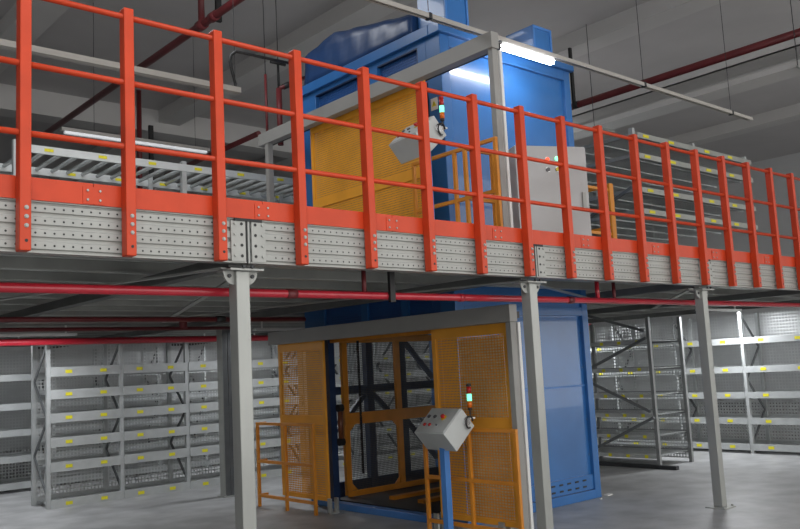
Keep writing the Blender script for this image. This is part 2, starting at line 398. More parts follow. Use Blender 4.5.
# top ring beam with lip
m = MB()
m.box((LX0-0.05, LY0-0.05, LZ-0.12), (LX1+0.04, LY0+0.12, LZ)); m.box((LX0-0.05, LY1-0.12, LZ-0.12), (LX1+0.04, LY1+0.04, LZ))
m.box((LX0-0.05, LY0+0.12, LZ-0.12), (LX0+0.12, LY1-0.12, LZ)); m.box((LX1-0.12, LY0+0.12, LZ-0.12), (LX1+0.04, LY1-0.12, LZ))
m.build('top_ring', 'blue', lf, bevel=0.008)
bx((LX0+0.12, LY0+0.12, LZ-0.05), (LX1-0.12, LY1-0.12, LZ-0.02)).build('roof_sheet', 'blue', lf)
bx((LX0+0.13, LY1-0.05, 2.3), (LX1-0.11, LY1-0.04, LZ-0.12)).build('back_panel', 'blue', lf)
bx((LX1-0.05, LY0+0.11, 2.3), (LX1-0.04, LY1-0.11, LZ-0.12)).build('rear_panel', 'blue', lf)
# sill, pit edge
m = MB(); m.box((LX0-0.05, LY0+0.40, 0.0), (LX0+0.06, LY1-0.4, 0.075)); m.build('sill', 'bluepost', lf, bevel=0.005)
# jambs seen in the opening
bx((LX0-0.02, FY1-0.08, 0.02), (LX0+0.07, FY1-0.005, 2.05)).build('door_jamb', 'navy', lf)  # this jamb's blue is darkened in the colour to imitate shade
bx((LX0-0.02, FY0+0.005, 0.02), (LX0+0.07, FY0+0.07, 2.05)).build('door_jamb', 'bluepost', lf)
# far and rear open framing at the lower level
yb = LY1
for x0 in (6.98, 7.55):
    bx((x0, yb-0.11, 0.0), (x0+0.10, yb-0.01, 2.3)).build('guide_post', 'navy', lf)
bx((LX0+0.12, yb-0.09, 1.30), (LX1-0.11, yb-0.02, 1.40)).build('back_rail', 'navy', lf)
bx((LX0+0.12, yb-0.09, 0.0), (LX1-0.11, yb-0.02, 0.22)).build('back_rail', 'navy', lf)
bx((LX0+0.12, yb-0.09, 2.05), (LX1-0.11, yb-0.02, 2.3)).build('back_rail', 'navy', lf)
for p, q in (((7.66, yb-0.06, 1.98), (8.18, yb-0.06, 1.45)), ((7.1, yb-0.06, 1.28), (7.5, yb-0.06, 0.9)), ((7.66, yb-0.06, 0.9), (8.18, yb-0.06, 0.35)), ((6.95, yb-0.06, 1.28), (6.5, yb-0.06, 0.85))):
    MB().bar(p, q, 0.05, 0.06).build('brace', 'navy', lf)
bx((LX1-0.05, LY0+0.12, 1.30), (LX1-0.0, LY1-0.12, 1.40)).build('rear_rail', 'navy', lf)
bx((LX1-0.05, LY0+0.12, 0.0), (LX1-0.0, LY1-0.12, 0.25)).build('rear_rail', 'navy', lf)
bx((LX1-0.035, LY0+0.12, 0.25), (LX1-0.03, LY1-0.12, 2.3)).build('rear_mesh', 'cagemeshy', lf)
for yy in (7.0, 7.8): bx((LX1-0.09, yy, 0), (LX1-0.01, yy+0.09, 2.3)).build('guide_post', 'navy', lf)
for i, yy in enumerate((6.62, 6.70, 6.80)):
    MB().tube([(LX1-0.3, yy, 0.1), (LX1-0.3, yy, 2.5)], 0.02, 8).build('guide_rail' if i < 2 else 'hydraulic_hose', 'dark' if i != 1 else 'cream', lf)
# car platform with orange mesh side and timber-coloured strips
bx((LX0+0.12, LY0+0.3, 0.04), (LX1-0.15, LY1-0.30, 0.075)).build('car_floor', 'dark', lf)
for yy in (6.75, 7.25, 7.75):
    bx((6.55, yy, 0.076), (8.0, yy+0.10, 0.115)).build('car_floor_strip', 'yellow', lf)
cg = bx((6.36, 8.40, 0.10), (6.44, 8.45, 2.0)).build('car_side_post', 'yellow', lf)
bx((7.22, 8.40, 0.10), (7.30, 8.45, 2.0)).build('car_side_post', 'yellow', lf)
bx((8.05, 8.40, 0.10), (8.12, 8.45, 2.0)).build('car_side_post', 'yellow', lf)
for za, zb in ((0.08, 0.15), (0.94, 1.08), (1.94, 2.02)):
    bx((6.36, 8.385, za), (8.12, 8.40, zb)).build('car_side_rail', 'yellow', lf, bevel=0.004)
for cxx, s1 in ((6.44, 1), (7.22, -1)):     # small corner gussets
    for zc, s2 in ((0.15, 1), (0.94, -1)):
        MB().prism([(cxx, 8.41, zc), (cxx+s1*0.09, 8.41, zc), (cxx, 8.41, zc+s2*0.09)], (0, 0.01, 0)).build('corner_gusset', 'yellow', lf)
bx((6.44, 8.425, 0.15), (8.05, 8.428, 1.94)).build('car_side_mesh', 'cagemesh', lf)
bx((LX0+0.01, FY0+0.01, 1.94), (LX0+0.06, FY1-0.01, 2.02)).build('landing_door_rail', 'yellow', lf)
# lifting chain
m = MB(); z = 0.35; i = 0
while z < 2.3:
    m.box((6.52-0.014, 8.28-0.006, z), (6.52+0.014, 8.28+0.006, z+0.03)) if i % 2 else m.box((6.52-0.006, 8.28-0.014, z), (6.52+0.006, 8.28+0.014, z+0.03)); z += 0.031; i += 1
m.build('lifting_chain', 'black', lf)
# latch cylinder with two rollers by the left jamb
MB().tube([(6.19, 8.26, 0.80), (6.19, 8.26, 1.12)], 0.032, 12).build('door_damper', mat('brown_damper', (0.16, 0.05, 0.02), 0.4, noise=0.1), lf, smooth=True)
for zc in (0.76, 1.16):
    MB().tube([(6.155, 8.26, zc), (6.225, 8.26, zc)], 0.045, 14).build('roller_wheel', 'black', lf)
# upstand boxes on the roof
for xa, xb, zt in ((6.20, 6.56, 5.66), (7.66, 8.00, 5.56)):
    m = MB(); m.box((xa, LY0+0.0, LZ), (xb, LY0+0.42, zt)); u = m.build('roof_box', 'blue', lf, bevel=0.006)
    f = MB()
    for za, zb, x0, x1 in ((zt-0.03, zt, xa, xb), (LZ, LZ+0.03, xa, xb), (LZ+0.03, zt-0.03, xa, xa+0.03), (LZ+0.03, zt-0.03, xb-0.03, xb)):
        f.box((x0, LY0-0.012, za), (x1, LY0, zb))
    f.build('box_rim', 'bluepost', u)
# machinery under wrinkled blue film
m = MB(); N = 26
front = [(6.16, 8.60, 5.66), (6.30, 8.12, 5.80), (6.30, 7.55, 5.68), (6.40, 6.95, 5.62)]
rows = []
for j in range(N+1):
    t = j/N; yy = 8.64 - t*2.08
    zt = 5.70 + 0.10*min(1, t/0.26) - max(0, t-0.26)*0.40
    row = []
    for (dx, zz) in ((0.0, LZ-0.01), (0.0, LZ+0.10), (0.01, LZ+0.20), (0.02, (LZ+0.2+zt)/2), (0.03, zt-0.05), (0.09, zt), (1.2, zt+0.02), (1.85, zt-0.02), (1.95, LZ)):
        w = 0.006*math.sin(j*1.7 + zz*6) + 0.005*math.sin(j*0.9 - zz*9)
        row.append((6.12+dx + (w if zz > LZ+0.05 else 0), yy, zz + (0.003*math.sin(j*1.1) if zz > LZ+0.3 else 0)))
    rows.append(row)
vs = [p for r in rows for p in r]; nn = len(rows[0]); fs = []
for j in range(N):
    for i in range(nn-1): fs.append((j*nn+i, (j+1)*nn+i, (j+1)*nn+i+1, j*nn+i+1))
    fs.append((j*nn+nn-1, (j+1)*nn+nn-1, (j+1)*nn, j*nn))
fs += [tuple(range(nn)), tuple(range(N*nn+nn-1, N*nn-1, -1))]
m.add(vs, fs); fo = m.build('film_wrapped_housing', 'film', lf)
for p in fo.data.polygons: p.use_smooth = len(p.vertices) == 4

# ------------------------------------------------------------------ sliding gates
GX0, GX1 = 5.70, 5.80
def gate(name, label, zb, ztop, far_post, leaves, loc):
    t = thing(name, label, 'gate', loc)
    b = MB(); ye = 9.11 if far_post else 9.03; b.box((GX0, 5.04, ztop-0.155), (GX1, ye, ztop)); b.build('top_beam', 'gantry', t, bevel=0.003)
    m = MB(); m.box((GX1-0.075, 5.06, zb), (GX1+0.0, 5.12, ztop-0.155)); m.build('post', 'gantry', t, bevel=0.003)
    m = MB(); m.box((GX1+0.012, 5.05, zb), (GX1+0.045, 5.09, ztop-0.16)); m.build('guide_strip', 'white', t)
    if far_post: 
        m = MB(); m.box((GX0+0.01, 8.90, zb), (GX1-0.02, 8.97, ztop-0.155)); m.build('post', 'gantry', t)
    m = MB(); m.box((GX1, 5.10, ztop-0.12), (GX1+0.10, ye-0.02, ztop-0.06)); m.build('door_track', 'dark', t)
    for ya, yb, za, zt, mesh, ma, mb_ in leaves:
        f = MB(); w = 0.05; X = 5.84
        f.box((X, ya, za), (X+0.03, ya+w, zt)); f.box((X, yb-w, za), (X+0.03, yb, zt)); f.box((X, ya+w, zt-0.10), (X+0.03, yb-w, zt)); f.box((X, ya+w, za), (X+0.03, yb-w, za+w))
        zm = za + (zt-za)*0.47; f.box((X, ya+w, zm), (X+0.03, yb-w, zm+0.10))
        lv = f.build('door_leaf', 'leaf', t)
        s = MB().use('perfy')
        for c0, c1 in ((za+w, zm), (zm+0.10, zt-0.10)):
            if ma is None: s.box((X+0.012, ya+w, c0), (X+0.015, yb-w, c1)); continue
            s.use('perfy')
            if ma > ya+w+0.01: s.box((X+0.012, ya+w, c0), (X+0.015, ma, c1))
            s.box((X+0.012, mb_, c0), (X+0.015, yb-w, c1))
            s.use('perfyx'); s.box((X+0.012, ma, c0), (X+0.015, mb_, c1))
        s.build('perforated_sheet', None, lv)
        if mesh == 'perfyx': bx((X+0.034, ma, za+0.06), (X+0.040, mb_, zt-0.12)).build('added_backing', 'pale', lv)  # pale sheet added behind the slots to imitate light coming through
        h = MB()
        for yy in (ya+0.15, yb-0.15): h.box((X+0.005, yy, zt), (X+0.025, yy+0.04, max(ztop-0.12, zt+0.01)))
        h.build('hanger', 'dark', lv)
    return t
g1 = gate('sliding_gate', 'lower gate with grey top beam and two perforated orange leaves, at floor level', 0.0, 2.115, False,
          [(8.08, 9.03, 0.13, 1.965, 'perfy', 8.62, 8.93), (5.20, 6.22, 0.13, 1.965, 'perfyx', 5.30, 5.87)], (5.75, 7.0, 0))
for yy in (8.02, 6.26, 5.4):
    b = MB(); b.box((5.80, yy-0.03, 0), (5.92, yy+0.03, 0.012)); b.box((5.80, yy-0.03, 0.012), (5.825, yy+0.03, 0.17)); b.box((5.895, yy-0.03, 0.012), (5.92, yy+0.03, 0.17)); b.build('floor_guide', 'galv', g1)
g2 = gate('sliding_gate', 'upper gate with grey top beam and one closed orange sheet leaf, on the platform', DZ, 4.66, True,
          [(6.13, 8.16, DZ+0.06, 4.55, 'perfy', None, None)], (5.75, 7.0, DZ))

# ------------------------------------------------------------------ orange pipe barriers beside the gates
def barrier(label, X, ys, zb, ret=None, cross=None, h=1.02):
    t = thing('barrier_frame', label, 'barrier', (X, ys[0], zb))
    s = 0.034
    for y in ys: MB().box((X-s/2, y-s/2, zb), (X+s/2, y+s/2, zb+h-s)).build('post', 'yellow', t, bevel=0.003)
    for nm, z in (('top_rail', h-s), ('middle_rail', h*0.52), ('bottom_rail', h*0.115)):
        ya, yb = min(ys)-s/2, max(ys)+s/2
        if nm == 'top_rail': bx((X-s/2, ya, zb+z), (X+s/2, yb, zb+z+s)).build(nm, 'yellow', t, bevel=0.003)
        else:
            yy = sorted(ys)
            for a, b in zip(yy[:-1], yy[1:]): bx((X-s/2+0.002, a+s/2, zb+z), (X+s/2-0.002, b-s/2, zb+z+s)).build(nm, 'yellow', t)
    for (yr, x2, pend) in (ret or []):
        for nm, z in (('top_rail', h-s), ('middle_rail', h*0.52), ('bottom_rail', h*0.115)):
            bx((X+s/2, yr-s/2+0.001, zb+z), (x2, yr+s/2-0.001, zb+z+s)).build(nm, 'yellow', t)
        if pend: bx((x2-s, yr-s/2, zb), (x2, yr+s/2, zb+h-s)).build('post', 'yellow', t)
    return t
barrier('orange barrier frame on the floor left of the lower gate opening', 5.66, (9.27, 8.66, 8.08), 0, [(9.27, 5.78, False)])
barrier('orange barrier frame on the floor behind the lower console', 5.66, (6.20, 5.60, 5.03), 0)
barrier('orange barrier frame on the platform behind the upper console', 5.66, (6.15, 5.57, 5.43, 5.04), DZ, [(5.43, 6.05, True)], h=1.07)
barrier('orange barrier frame on the platform left of the upper gate leaf', 5.66, (9.3, 8.75, 8.2), DZ, h=0.32+0.0)
t = barrier('orange barrier frame at the right of the blue lift on the platform', 8.80, (6.0, 6.6), DZ, h=1.15)
bx((8.72, 5.955, DZ), (8.80, 5.983, DZ+1.15)).build('post', 'yellow', t); bx((8.2, 5.97, DZ+1.05), (8.78, 6.0, DZ+1.085)).build('top_rail', 'yellow', t); bx((8.2, 5.97, DZ+0.5), (8.78, 6.0, DZ+0.535)).build('middle_rail', 'yellow', t)

# ------------------------------------------------------------------ control consoles
def console(label, tlabel, dx, dz, base_z, px=0.0):
    """tilted box on a pole; its profile lies in the XZ plane and is extruded along Y"""
    y0, y1 = 5.42, 5.86
    t = thing('control_console', label, 'console', (5.36+dx, 5.64, base_z))
    P = [Vector((5.41+dx, y0, 1.215+dz)), Vector((5.56+dx, y0, 1.05+dz)), Vector((5.32+dx, y0, 0.845+dz)), Vector((5.17+dx, y0, 1.01+dz))]
    body = MB().prism(P, (0.05, y1-y0, 0)).build('console_box', 'cons', t, bevel=0.005)
    # lid plate seam on the tilted panel
    n = (P[0]-P[3]).cross(Vector((0,1,0))).normalized()
    if n.z < 0: n = -n
    ex = (P[0]-P[3]).normalized(); ey = Vector((0.05, y1-y0, 0)).normalized(); L = (P[0]-P[3]).length; Wd = y1-y0
    def on(u, v, k=0.0): return P[3] + ex*(u*L) + ey*(v*Wd) + n*k
    MB().prism([on(.04, .03), on(.96, .03), on(.96, .97), on(.04, .97)], n*0.006).build('panel_lid', 'cons', t)
    for u, v, mt, r, nm in ((.30, .80, 'btn_red', .014, 'push_button'), (.30, .63, 'btn_red', .014, 'push_button'), (.62, .84, 'btn_grey', .016, 'push_button'),
                        (.62, .64, 'btn_grey', .016, 'push_button'), (.30, .40, 'btn_grey', .007, 'key_switch')):
        b = MB().use('chrome'); b.tube([on(u, v, .006), on(u, v, .010)], r+.004, 12); b.use(mt); b.tube([on(u, v, .010), on(u, v, .020)], r, 12); b.build(nm, None, t)
    es = MB().use('btn_yellow'); es.tube([on(.6, .34, .006), on(.6, .34, .009)], .030, 16); es.use('btn_red'); es.tube([on(.6, .34, .009), on(.6, .34, .022), on(.6, .34, .024), on(.6, .34, .038)], [.011, .011, .021, .019], 14)
    es.build('emergency_stop', None, t)
    nx = -ex.cross(Vector((0,1,0)))
    pl = MB(); pl.box((5.32+dx+px, 5.58, base_z+0.012), (5.385+dx+px, 5.645, 0.93+dz+px*0.6)); pl.build('pole', 'bluepost', t, bevel=0.004)
    bx((5.27+dx+px, 5.53, base_z), (5.43+dx+px, 5.69, base_z+0.012)).build('base_plate', 'bluepost', t)
    # signal tower on a bracket at the back edge
    tx, ty, tz = 5.545+dx, 5.45, 1.158+dz
    st = MB().use('black'); st.tube([(tx, ty, tz-0.03), (tx, ty, tz+0.03), (tx, ty, tz+0.035), (tx, ty, tz+0.055)], [.008, .008, .02, .02], 12)
    st.use('white'); st.box((tx-0.07, ty-0.03, tz-0.045), (tx+0.03, ty+0.03, tz-0.03))
    s0 = st.build('signal_tower', None, t)
    for nm, mt, a, b in (('orange_lens', 'lens_orange', .055, .115), ('green_lens', 'lens_green', .115, .18), ('red_lens', 'lens_red', .18, .245)):
        MB().tube([(tx, ty, tz+a), (tx, ty, tz+b-0.003)], .022, 16).build(nm, mt, s0, smooth=True)
    MB().tube([(tx, ty, tz+.245), (tx, ty, tz+.265), (tx, ty, tz+.27)], [.023, .023, .012], 16).build('tower_cap', 'black' if dz == 0 else 'lens_red', s0)
    # corrugated cable loop from the box side to the tower foot
    c0 = Vector((5.43+dx, y0, 1.10+dz)); pts = []
    for i in range(17):
        a = -0.5*PI + 1.55*PI*i/16
        pts.append((5.475+dx + .052*math.cos(a+PI*0.55), y0-0.012-0.02*math.sin(i/16*PI), 1.09+dz + .052*math.sin(a+PI*0.55)))
    MB().tube(pts, .008, 8).build('cable_loop', 'black', t, smooth=True)
    MB().tube([(5.46+dx, y0, 1.10+dz), (5.46+dx, y0-.012, 1.10+dz)], .042, 18).build('cable_gland', 'chrome', t)
    return t
console('grey control console on a blue pole before the lower gate, with signal light', '', 0, 0, 0)
console('grey control console on the platform behind the orange-red railing, with signal light', '', -0.135, 2.665, DZ, 0.12)

# ------------------------------------------------------------------ electrical cabinet on the platform (turned towards the viewer)
cb = thing('electrical_cabinet', 'light grey electrical cabinet with lit buttons, standing on the platform beside the lift', 'cabinet', (6.42, 5.10, DZ))
ang = math.atan2(4.87-5.18, 6.74-6.10); ca, sa = math.cos(ang), math.sin(ang)
def cp(u, v, z): return (6.10 + u*ca - v*sa, 5.18 + u*sa + v*ca, z)
def cbox(u0, u1, v0, v1, za, zb): return MB().prism([cp(u0, v0, za), cp(u1, v0, za), cp(u1, v1, za), cp(u0, v1, za)], (0, 0, zb-za))
cbox(0.0, 0.74, 0.02, 0.30, DZ+0.05, 3.66).build('cabinet_body', 'cab', cb, bevel=0.004)
cbox(0.02, 0.72, 0.04, 0.28, DZ, DZ+0.05).build('plinth', 'dark', cb)
cbox(0.10, 0.735, 0.0, 0.018, DZ+0.07, 3.645).build('cabinet_door', 'cab', cb, bevel=0.003)
for u, z, mt in ((.32, 3.52, 'dot_red'), (.42, 3.53, 'dot_green'), (.32, 3.42, 'btn_grey'), (.42, 3.425, 'btn_yellow')):
    MB().use('chrome').tube([cp(u, 0.0, z), cp(u, -0.006, z)], 0.024, 14).use(mt).tube([cp(u, -0.006, z), cp(u, -0.016, z)], 0.020, 14).build('push_button', None, cb)
cbox(0.66, 0.70, -0.02, 0.0, 3.04, 3.20).build('door_handle', 'grey', cb, bevel=0.004)
for z in (2.85, 3.50): cbox(0.095, 0.11, -0.008, 0.0, z, z+0.08).build('hinge', 'dark', cb)

# warning sticker on the lift corner (blank triangle sign)
ws = MB().use('white'); ws.box((LX0-0.006, 6.20, 4.29), (LX0, 6.30, 4.42))
ws.use('label'); ws.prism([(LX0-0.008, 6.215, 4.33), (LX0-0.008, 6.285, 4.33), (LX0-0.008, 6.25, 4.395)], (0.002, 0, 0))
ws.use('black'); ws.box((LX0-0.0095, 6.246, 4.34), (LX0-0.008, 6.254, 4.375))
ws.build('warning_sticker', None, lf)

# ------------------------------------------------------------------ lamp track with lit fluorescent lamp over the upper gate corner
TY, TZ = 5.75, 5.02
tr = thing('lamp_track', 'long grey lamp track slung above the lift crossing to the right', 'track', (7.0, TY, TZ))
m = MB(); m.box((4.0, TY-0.03, TZ-0.02), (12.2, TY-0.025, TZ+0.022)); m.box((4.0, TY+0.025, TZ-0.02), (12.2, TY+0.03, TZ+0.022)); m.box((4.0, TY-0.03, TZ+0.022), (12.2, TY+0.03, TZ+0.027)); m.box((4.0, TY-0.025, TZ-0.02), (12.2, TY-0.012, TZ-0.015)); m.box((4.0, TY+0.012, TZ-0.02), (12.2, TY+0.025, TZ-0.015))
m.build('channel', 'tray', tr)
for x in (5.6, 9.35, 11.6):
    MB().tube([(x, TY, TZ+0.06), (x, TY, 7.2)], 0.004, 6).build('suspension_wire', 'dark', tr)
    m = MB(); m.box((x-0.02, TY-0.035, TZ-0.025), (x+0.02, TY+0.035, TZ+0.035)); m.build('clamp', 'dark', tr)
lp = thing('fluorescent_lamp', 'lit white fluorescent lamp under the track beside the blue lift top', 'lamp', (7.05, TY, TZ-0.03))
bx((6.64, TY-0.03, TZ-0.055), (7.52, TY+0.03, TZ-0.022)).build('lamp_housing', 'white', lp)
m = MB(); m.prism([(6.66, TY-0.045, TZ-0.055), (6.66, TY+0.045, TZ-0.055), (6.66, TY+0.03, TZ-0.10), (6.66, TY-0.03, TZ-0.10)], (0.85, 0, 0)); m.build('lamp_diffuser', 'tube', lp, bevel=0.01)
MB().tube([(6.66, TY-0.02, TZ-0.06), (6.60, TY-0.03, TZ-0.12), (6.59, TY-0.03, TZ-0.4), (6.59, TY, 3.4), (6.60, TY, DZ)], 0.006, 8).build('lamp_cable', 'cream', lp, smooth=True)

# second, unlit track on the left with black cable
t2 = thing('lamp_track', 'grey lamp track end with a black cable arching up, left of the lift', 'track', (3.0, 8.0, 4.78))
m = MB(); m.box((1.0, 7.96, 4.73), (4.78, 8.04, 4.79)); m.build('channel', 'tray', t2)
MB().tube([(4.74, 8.0, 4.79), (4.73, 8.0, 4.84)], 0.02, 8).build('cable_gland', 'black', t2)
pts = [(4.74, 8, 4.80), (4.70, 8, 4.95), (4.67, 8, 5.08), (4.69, 8, 5.16), (4.75, 8, 5.21), (4.85, 8, 5.215), (5.2, 8.0, 5.22), (5.5, 8.0, 5.225)]
MB().tube(pts, 0.017, 8).build('cable', 'black', t2, smooth=True)
for x in (4.73, 1.6): MB().tube([(x, 8.0, 4.79), (x, 8.0, 7.22)], 0.004, 6).build('suspension_wire', 'dark', t2)
t3 = thing('fluorescent_lamp', 'far lit fluorescent lamp strip above the roller rack at the left', 'lamp', (5.0, 12.0, 5.2))
hx0, hx1, hy, hz = 4.4, 6.85, 12.5, 5.37
m = MB(); m.box((hx0, hy-0.04, hz), (hx1, hy+0.04, hz+0.05)); m.build('lamp_housing', 'tray', t3)
bx((hx0+0.05, hy-0.03, hz-0.04), (hx1-0.05, hy+0.03, hz)).build('lamp_tube', 'fartube', t3)
for x in (4.9, 6.6): MB().tube([(x, hy, hz+0.05), (x, hy, 7.5)], 0.004, 6).build('suspension_wire', 'dark', t3)

# ------------------------------------------------------------------ pipes
def pipe(name, label, pts, r, m, drops=(), cat='pipe'):
    t = thing(name, label, cat, pts[0])
    MB().tube(pts, r, 16).build('pipe_run', m, t, smooth=True)
    for nm, p, q, rr, mm in drops:
        if nm == 'hanger': MB().bar(p, q, rr*2, rr*1.2, up=(0,1,0)).build(nm, mm, t)
        else: MB().tube([p, q], rr, 12).build(nm, mm, t, smooth=True)
    return t
PY, PZ = 4.97, 2.155
pipe('sprinkler_pipe', 'bright red sprinkler pipe running just under the platform edge', [(-2.6, PY, PZ), (12.4, PY, PZ)], 0.029, 'red', [
    ('riser', (4.0, PY, PZ), (4.0, PY, 2.345), 0.018, 'maroon'), ('hanger', (4.24, PY-0.038, PZ-0.05), (4.24, PY-0.038, 2.34), 0.025, 'black'),
    ('riser', (6.93, PY, PZ), (6.93, PY, 2.345), 0.022, 'red'), ('riser', (7.25, PY+0.03, PZ-0.02), (7.25, PY+0.03, 2.345), 0.018, 'maroon'),
    ('coupling', (3.30, PY, PZ), (3.38, PY, PZ), 0.034, 'maroon'), ('coupling', (6.45, PY, PZ), (6.53, PY, PZ), 0.034, 'maroon'), ('coupling', (5.0, PY, PZ), (5.05, PY, PZ), 0.034, 'red')])
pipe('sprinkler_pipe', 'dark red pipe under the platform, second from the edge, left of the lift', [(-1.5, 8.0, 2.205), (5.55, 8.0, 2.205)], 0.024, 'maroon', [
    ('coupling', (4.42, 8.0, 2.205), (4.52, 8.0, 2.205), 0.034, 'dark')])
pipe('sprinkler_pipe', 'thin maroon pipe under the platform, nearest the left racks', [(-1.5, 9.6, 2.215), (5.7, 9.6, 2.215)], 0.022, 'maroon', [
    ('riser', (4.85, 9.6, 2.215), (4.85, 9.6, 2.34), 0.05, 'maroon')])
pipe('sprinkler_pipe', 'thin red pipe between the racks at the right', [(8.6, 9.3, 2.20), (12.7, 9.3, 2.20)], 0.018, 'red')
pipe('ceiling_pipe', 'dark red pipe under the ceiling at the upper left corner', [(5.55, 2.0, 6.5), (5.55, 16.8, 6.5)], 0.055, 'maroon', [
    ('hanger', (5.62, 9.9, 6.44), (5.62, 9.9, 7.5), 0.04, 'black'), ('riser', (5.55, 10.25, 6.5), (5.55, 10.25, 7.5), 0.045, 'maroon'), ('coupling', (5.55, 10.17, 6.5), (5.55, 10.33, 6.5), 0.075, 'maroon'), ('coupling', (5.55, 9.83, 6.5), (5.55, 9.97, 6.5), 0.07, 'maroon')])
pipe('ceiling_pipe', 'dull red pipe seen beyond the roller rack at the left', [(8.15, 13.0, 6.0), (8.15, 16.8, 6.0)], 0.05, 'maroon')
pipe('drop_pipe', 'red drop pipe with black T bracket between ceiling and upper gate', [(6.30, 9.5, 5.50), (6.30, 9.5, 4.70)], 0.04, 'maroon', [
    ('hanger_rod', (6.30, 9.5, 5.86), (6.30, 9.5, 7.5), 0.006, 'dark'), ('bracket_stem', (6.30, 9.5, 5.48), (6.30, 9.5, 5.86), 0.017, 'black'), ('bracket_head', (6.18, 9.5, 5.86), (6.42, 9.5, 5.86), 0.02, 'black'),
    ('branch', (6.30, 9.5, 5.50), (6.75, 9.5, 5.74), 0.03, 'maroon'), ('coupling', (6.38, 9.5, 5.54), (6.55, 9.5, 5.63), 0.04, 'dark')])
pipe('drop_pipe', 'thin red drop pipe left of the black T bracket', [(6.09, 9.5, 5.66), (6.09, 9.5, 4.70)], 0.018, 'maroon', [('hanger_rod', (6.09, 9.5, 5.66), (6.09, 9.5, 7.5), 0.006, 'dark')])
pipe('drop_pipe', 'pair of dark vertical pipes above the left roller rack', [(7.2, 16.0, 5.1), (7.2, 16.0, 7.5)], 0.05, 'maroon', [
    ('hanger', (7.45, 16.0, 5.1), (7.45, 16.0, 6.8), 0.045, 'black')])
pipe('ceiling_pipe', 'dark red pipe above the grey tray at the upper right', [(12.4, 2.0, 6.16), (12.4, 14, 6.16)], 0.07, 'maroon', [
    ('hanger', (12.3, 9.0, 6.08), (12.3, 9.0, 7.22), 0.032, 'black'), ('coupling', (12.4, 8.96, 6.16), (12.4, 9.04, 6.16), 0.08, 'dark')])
ty = thing('cable_tray', 'pale grey cable tray below the red pipe at the upper right', 'tray', (12.2, 8, 5.9))
m = MB(); m.box((12.25, 2, 5.93), (12.28, 14, 6.05)); m.box((12.25, 2, 5.93), (12.75, 14, 5.945)); m.box((12.72, 2, 5.93), (12.75, 14, 6.05)); m.build('tray_body', 'beamc', ty)
for y in (5.0, 8.55, 12.0):
    MB().tube([(12.22, y, 5.6), (12.22, y, 7.5)], 0.006, 6).build('suspension_wire', 'dark', ty)
    bx((12.2, y-0.02, 5.60), (12.8, y+0.02, 5.63)).build('hanger_bar', 'galv', ty)
m = MB(); m.box((12.25, 2, 5.63), (12.29, 14, 5.72)); m.box((12.29, 2, 5.63), (12.7, 14, 5.645)); m.build('lower_tray', 'beamc', ty)

# ------------------------------------------------------------------ storage racks
def rack(label, o, axis, bays, bw, dp, levels, h, zb=0.0, beam_h=0.10, mesh_back=True, um='rackg', lab=1, diag=True, group=None, beam_m='rackg', far=False):
    """o: near corner on the face; axis 0 runs along X (face towards -Y), axis 1 runs along Y (face towards -X)"""
    t = thing('storage_rack', label, 'rack', (o[0], o[1], zb), group)
    def W(a, d, z): return (o[0]+a, o[1]+d, zb+z) if axis == 0 else (o[0]+d, o[1]+a, zb+z)
    def B(a0, a1, d0, d1, za, zc): return MB().box(W(a0, d0, za), W(a1, d1, zc))
    L = bays*bw; u = 0.05
    for i in range(bays+1):
        for d0 in (0, dp-u):
            B(i*bw-u/2, i*bw+u/2, d0, d0+u, 0, h).build('upright', um, t)
        if diag:
            m = MB(); z = 0.15; s = 0
            while z+0.5 < h:
                a, b = (u, dp-u) if s == 0 else (dp-u, u)
                m.bar(W(i*bw, a, z), W(i*bw, b, z+0.5), 0.02, 0.035); z += 0.5; s ^= 1
            m.build('frame_lacing', 'rackd', t)
    for z in levels:
        for i in range(bays):
            a0, a1 = i*bw+u/2, (i+1)*bw-u/2
            bm = B(a0, a1, -0.012, 0.02, z-beam_h/2, z+beam_h/2).build('shelf_beam', beam_m, t)
            for q in range(lab):
                ac = a0 + (a1-a0)*(q+0.5)/lab
                hw_ = 0.028 if lab == 5 else 0.045; B(ac-hw_, ac+hw_, -0.016, -0.012, z-0.022, z+0.022).build('yellow_label', 'label', bm)
        m = B(0, L, dp-0.03, dp-0.005, z-beam_h/2, z+beam_h/2); m.build('rear_beam', um, t)
        m = B(u/2, L-u/2, 0.03, dp-0.06, z+0.0, z+0.012)
        m.build('wire_shelf', 'shelfmesh', t)
    if mesh_back:
        m = B(0, L, dp+0.01, dp+0.013, 0.05, h); m.build('back_mesh', 'rackmesh' if axis == 0 else 'rackmeshy', t)
    return t
lv = [0.05, 0.53, 0.85, 1.17, 1.48, 1.78]
rack('grey shelving rack with yellow labels, front row at the far left under the platform', (3.93, 11.65), 0, 4, 1.0, 0.62, lv, 2.2, lab=2, beam_h=0.125)
rack('grey shelving rack with yellow labels, standing behind the lift', (8.05, 11.65), 0, 4, 1.0, 0.62, lv, 2.2, lab=2, beam_h=0.125)
rack('grey shelving rack in the second row behind the left front rack', (3.0, 14.0), 0, 10, 0.9, 0.6, [0.1, 0.5, 0.9, 1.3, 1.75], 2.2, lab=0)
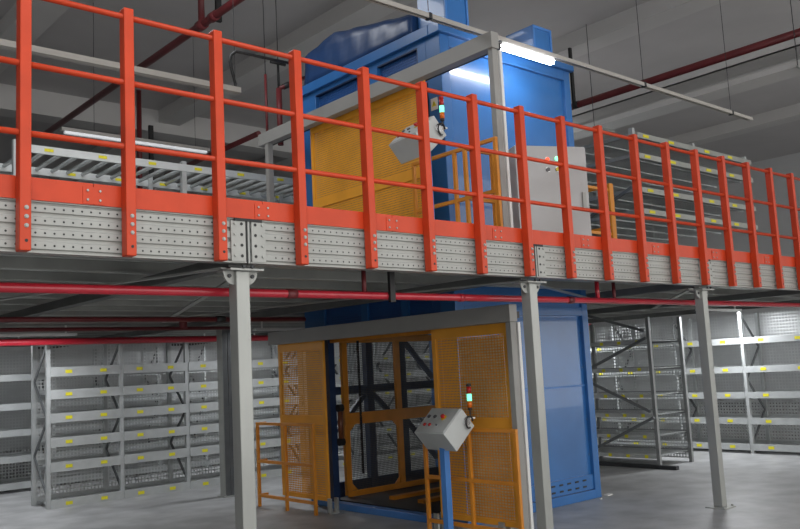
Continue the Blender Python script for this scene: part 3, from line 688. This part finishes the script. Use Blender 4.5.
# right rack: bays along Y, open side frames with heavy bracing towards the lift
rr = rack('grey shelving rack with heavy zigzag braces, right of the blue lift on the floor', (10.75, 6.90), 1, 2, 1.6, 0.9, [0.16, 0.44, 0.74, 1.02, 1.40, 1.80], 2.15, lab=5, beam_h=0.055, um='rackm', beam_m='rackg', diag=False)
for p, q in (((10.70, 7.93, 2.36-.1), (10.70, 6.93, 1.95)), ((10.70, 6.90, 1.85), (10.70, 7.93, 1.44)), ((10.70, 7.9, 1.22), (10.70, 6.93, 0.80)), ((10.70, 6.88, 0.72), (10.70, 7.88, 0.27))):
    MB().bar(p, q, 0.03, 0.038).build('zigzag_brace', 'rackd', rr)
bx((10.70, 6.6, 0.0), (10.78, 10.1, 0.05)).build('base_rail', 'dark', rr)
rack('pale shelving rack behind the zigzag-braced rack at the right', (12.9, 5.4), 1, 6, 1.2, 0.6, [0.1, 0.5, 0.9, 1.3, 1.75], 2.2, lab=2)

# roller racks on the platform
def roller_rack(label, x0, x1, y0, y1, levels, ux, along_x=True, h=1.9, step=0.19):
    t = thing('roller_rack', label, 'rack', (x0, y0, DZ))
    for x in ux:
        for y in (y0, y1): bx((x-0.03, y-0.03, DZ), (x+0.03, y+0.03, DZ+h)).build('upright', 'rackg', t)
    for z in levels:
        for y, off in ((y0, -0.035), (y1, 0.0)):
            b = bx((x0, y+off, z-0.05), (x1, y+off+0.034, z+0.04)).build('rail', 'railw', t)
            xx = x0+0.25
            while xx < x1:
                bx((xx-0.05, y+off-0.004, z-0.02), (xx+0.05, y+off, z+0.015)).build('yellow_label', 'label', b); xx += 0.62
        x = x0+0.06
        while x < x1-0.03:
            MB().tube([(x, y0, z+0.012), (x, y1, z+0.012)], 0.024, 10).build('roller', 'roller', t, smooth=True); x += step
    return t
roller_rack('long roller shelf rack with yellow labels on the platform left of the upper gate', 3.0, 8.0, 9.65, 10.62, [4.25], (2.9, 4.92, 7.0, 7.95), h=1.76)
ur = thing('storage_rack', 'tall grey rack of wire shelves on the platform, right of the electrical cabinet', 'rack', (10.0, 6.39, DZ))
for (x, y) in ((10.02, 6.41), (10.02, 8.2), (11.6, 6.41), (11.6, 8.2), (13.2, 6.41), (13.2, 8.2), (10.02, 9.9), (11.6, 9.9)):
    bx((x-0.03, y-0.03, DZ), (x+0.03, y+0.03, 4.72)).build('upright', 'rackg', ur)
for z in (4.63, 4.34, 3.86, 3.56, 3.1):
    for y in (6.36,):
        b = bx((10.05, y-0.02, z-0.045), (13.3, y+0.02, z+0.03)).build('shelf_beam', 'galv', ur)
        for x in (10.25, 10.9, 11.9, 12.6): bx((x-0.07, y-0.025, z-0.028), (x+0.07, y-0.02, z+0.012)).build('yellow_label', 'label', b)
    bx((9.98, 6.44, z-0.03), (10.02, 9.9, z+0.02)).build('shelf_beam', 'galv', ur)
    m = MB(); y = 6.5
    while y < 9.9:
        m.box((10.03, y, z-0.03), (13.2, y+0.02, z-0.01)); y += 0.42
    m.build('support_bars', 'roller', ur)
    bx((10.03, 6.4, z), (13.2, 9.9, z+0.01)).build('wire_shelf', 'shelfmesh', ur)
for p, q in (((9.99, 6.45, 3.9), (9.99, 8.2, 3.2)), ((9.99, 8.2, 3.2), (9.99, 9.8, 3.9))):
    MB().bar(p, q, 0.03, 0.04).build('brace', 'rackd', ur)

# ground floor details: white scraps by the lift corner
for i, (x, y, s) in enumerate(((8.40, 6.10, 0.11), (8.15, 6.02, 0.04))):
    m = MB(); m.prism([(x, y, 0), (x+s, y+0.01, 0), (x+s*1.1, y+s*0.7, 0), (x+0.01, y+s*0.6, 0)], (0, 0, 0.012))
    o = m.build('paper_scrap', 'white'); origin_to(o, (x, y, 0))
    tag(o, ('larger white scrap on the floor just right of the lift corner', 'smaller white scrap on the floor before the lift bottom rail')[i], 'scrap')

ULAB = ('added slim fill lamp under the platform between the left rack rows', 'added slim fill lamp under the platform behind the lift', 'added slim fill lamp between the right-hand racks, further one',
        'added slim fill lamp between the right-hand racks, nearer one', 'added slim fill lamp under the platform before the left front rack', 'added slim fill lamp under the platform between lift and racks',
        'added slim fill lamp farthest behind the lift under the platform')
for (lx, ly), lb in zip(UNDER_FILLS, ULAB):
    m = MB(); m.box((lx-0.62, ly-0.045, 2.218), (lx+0.62, ly+0.045, 2.25)); m.box((lx-0.5, ly-0.01, 2.25), (lx-0.48, ly+0.01, 2.35)); m.box((lx+0.48, ly-0.01, 2.25), (lx+0.5, ly+0.01, 2.35))
    tag(origin_to(m.build('fill_lamp', 'white'), (lx, ly, 2.218)), lb, 'lamp')  # housings added over the fill lights below the deck
pipe('fire_main', 'thick red fire main high before the left shelving rack', [(-1.5, 11.38, 2.17), (7.4, 11.38, 2.17)], 0.045, 'red')
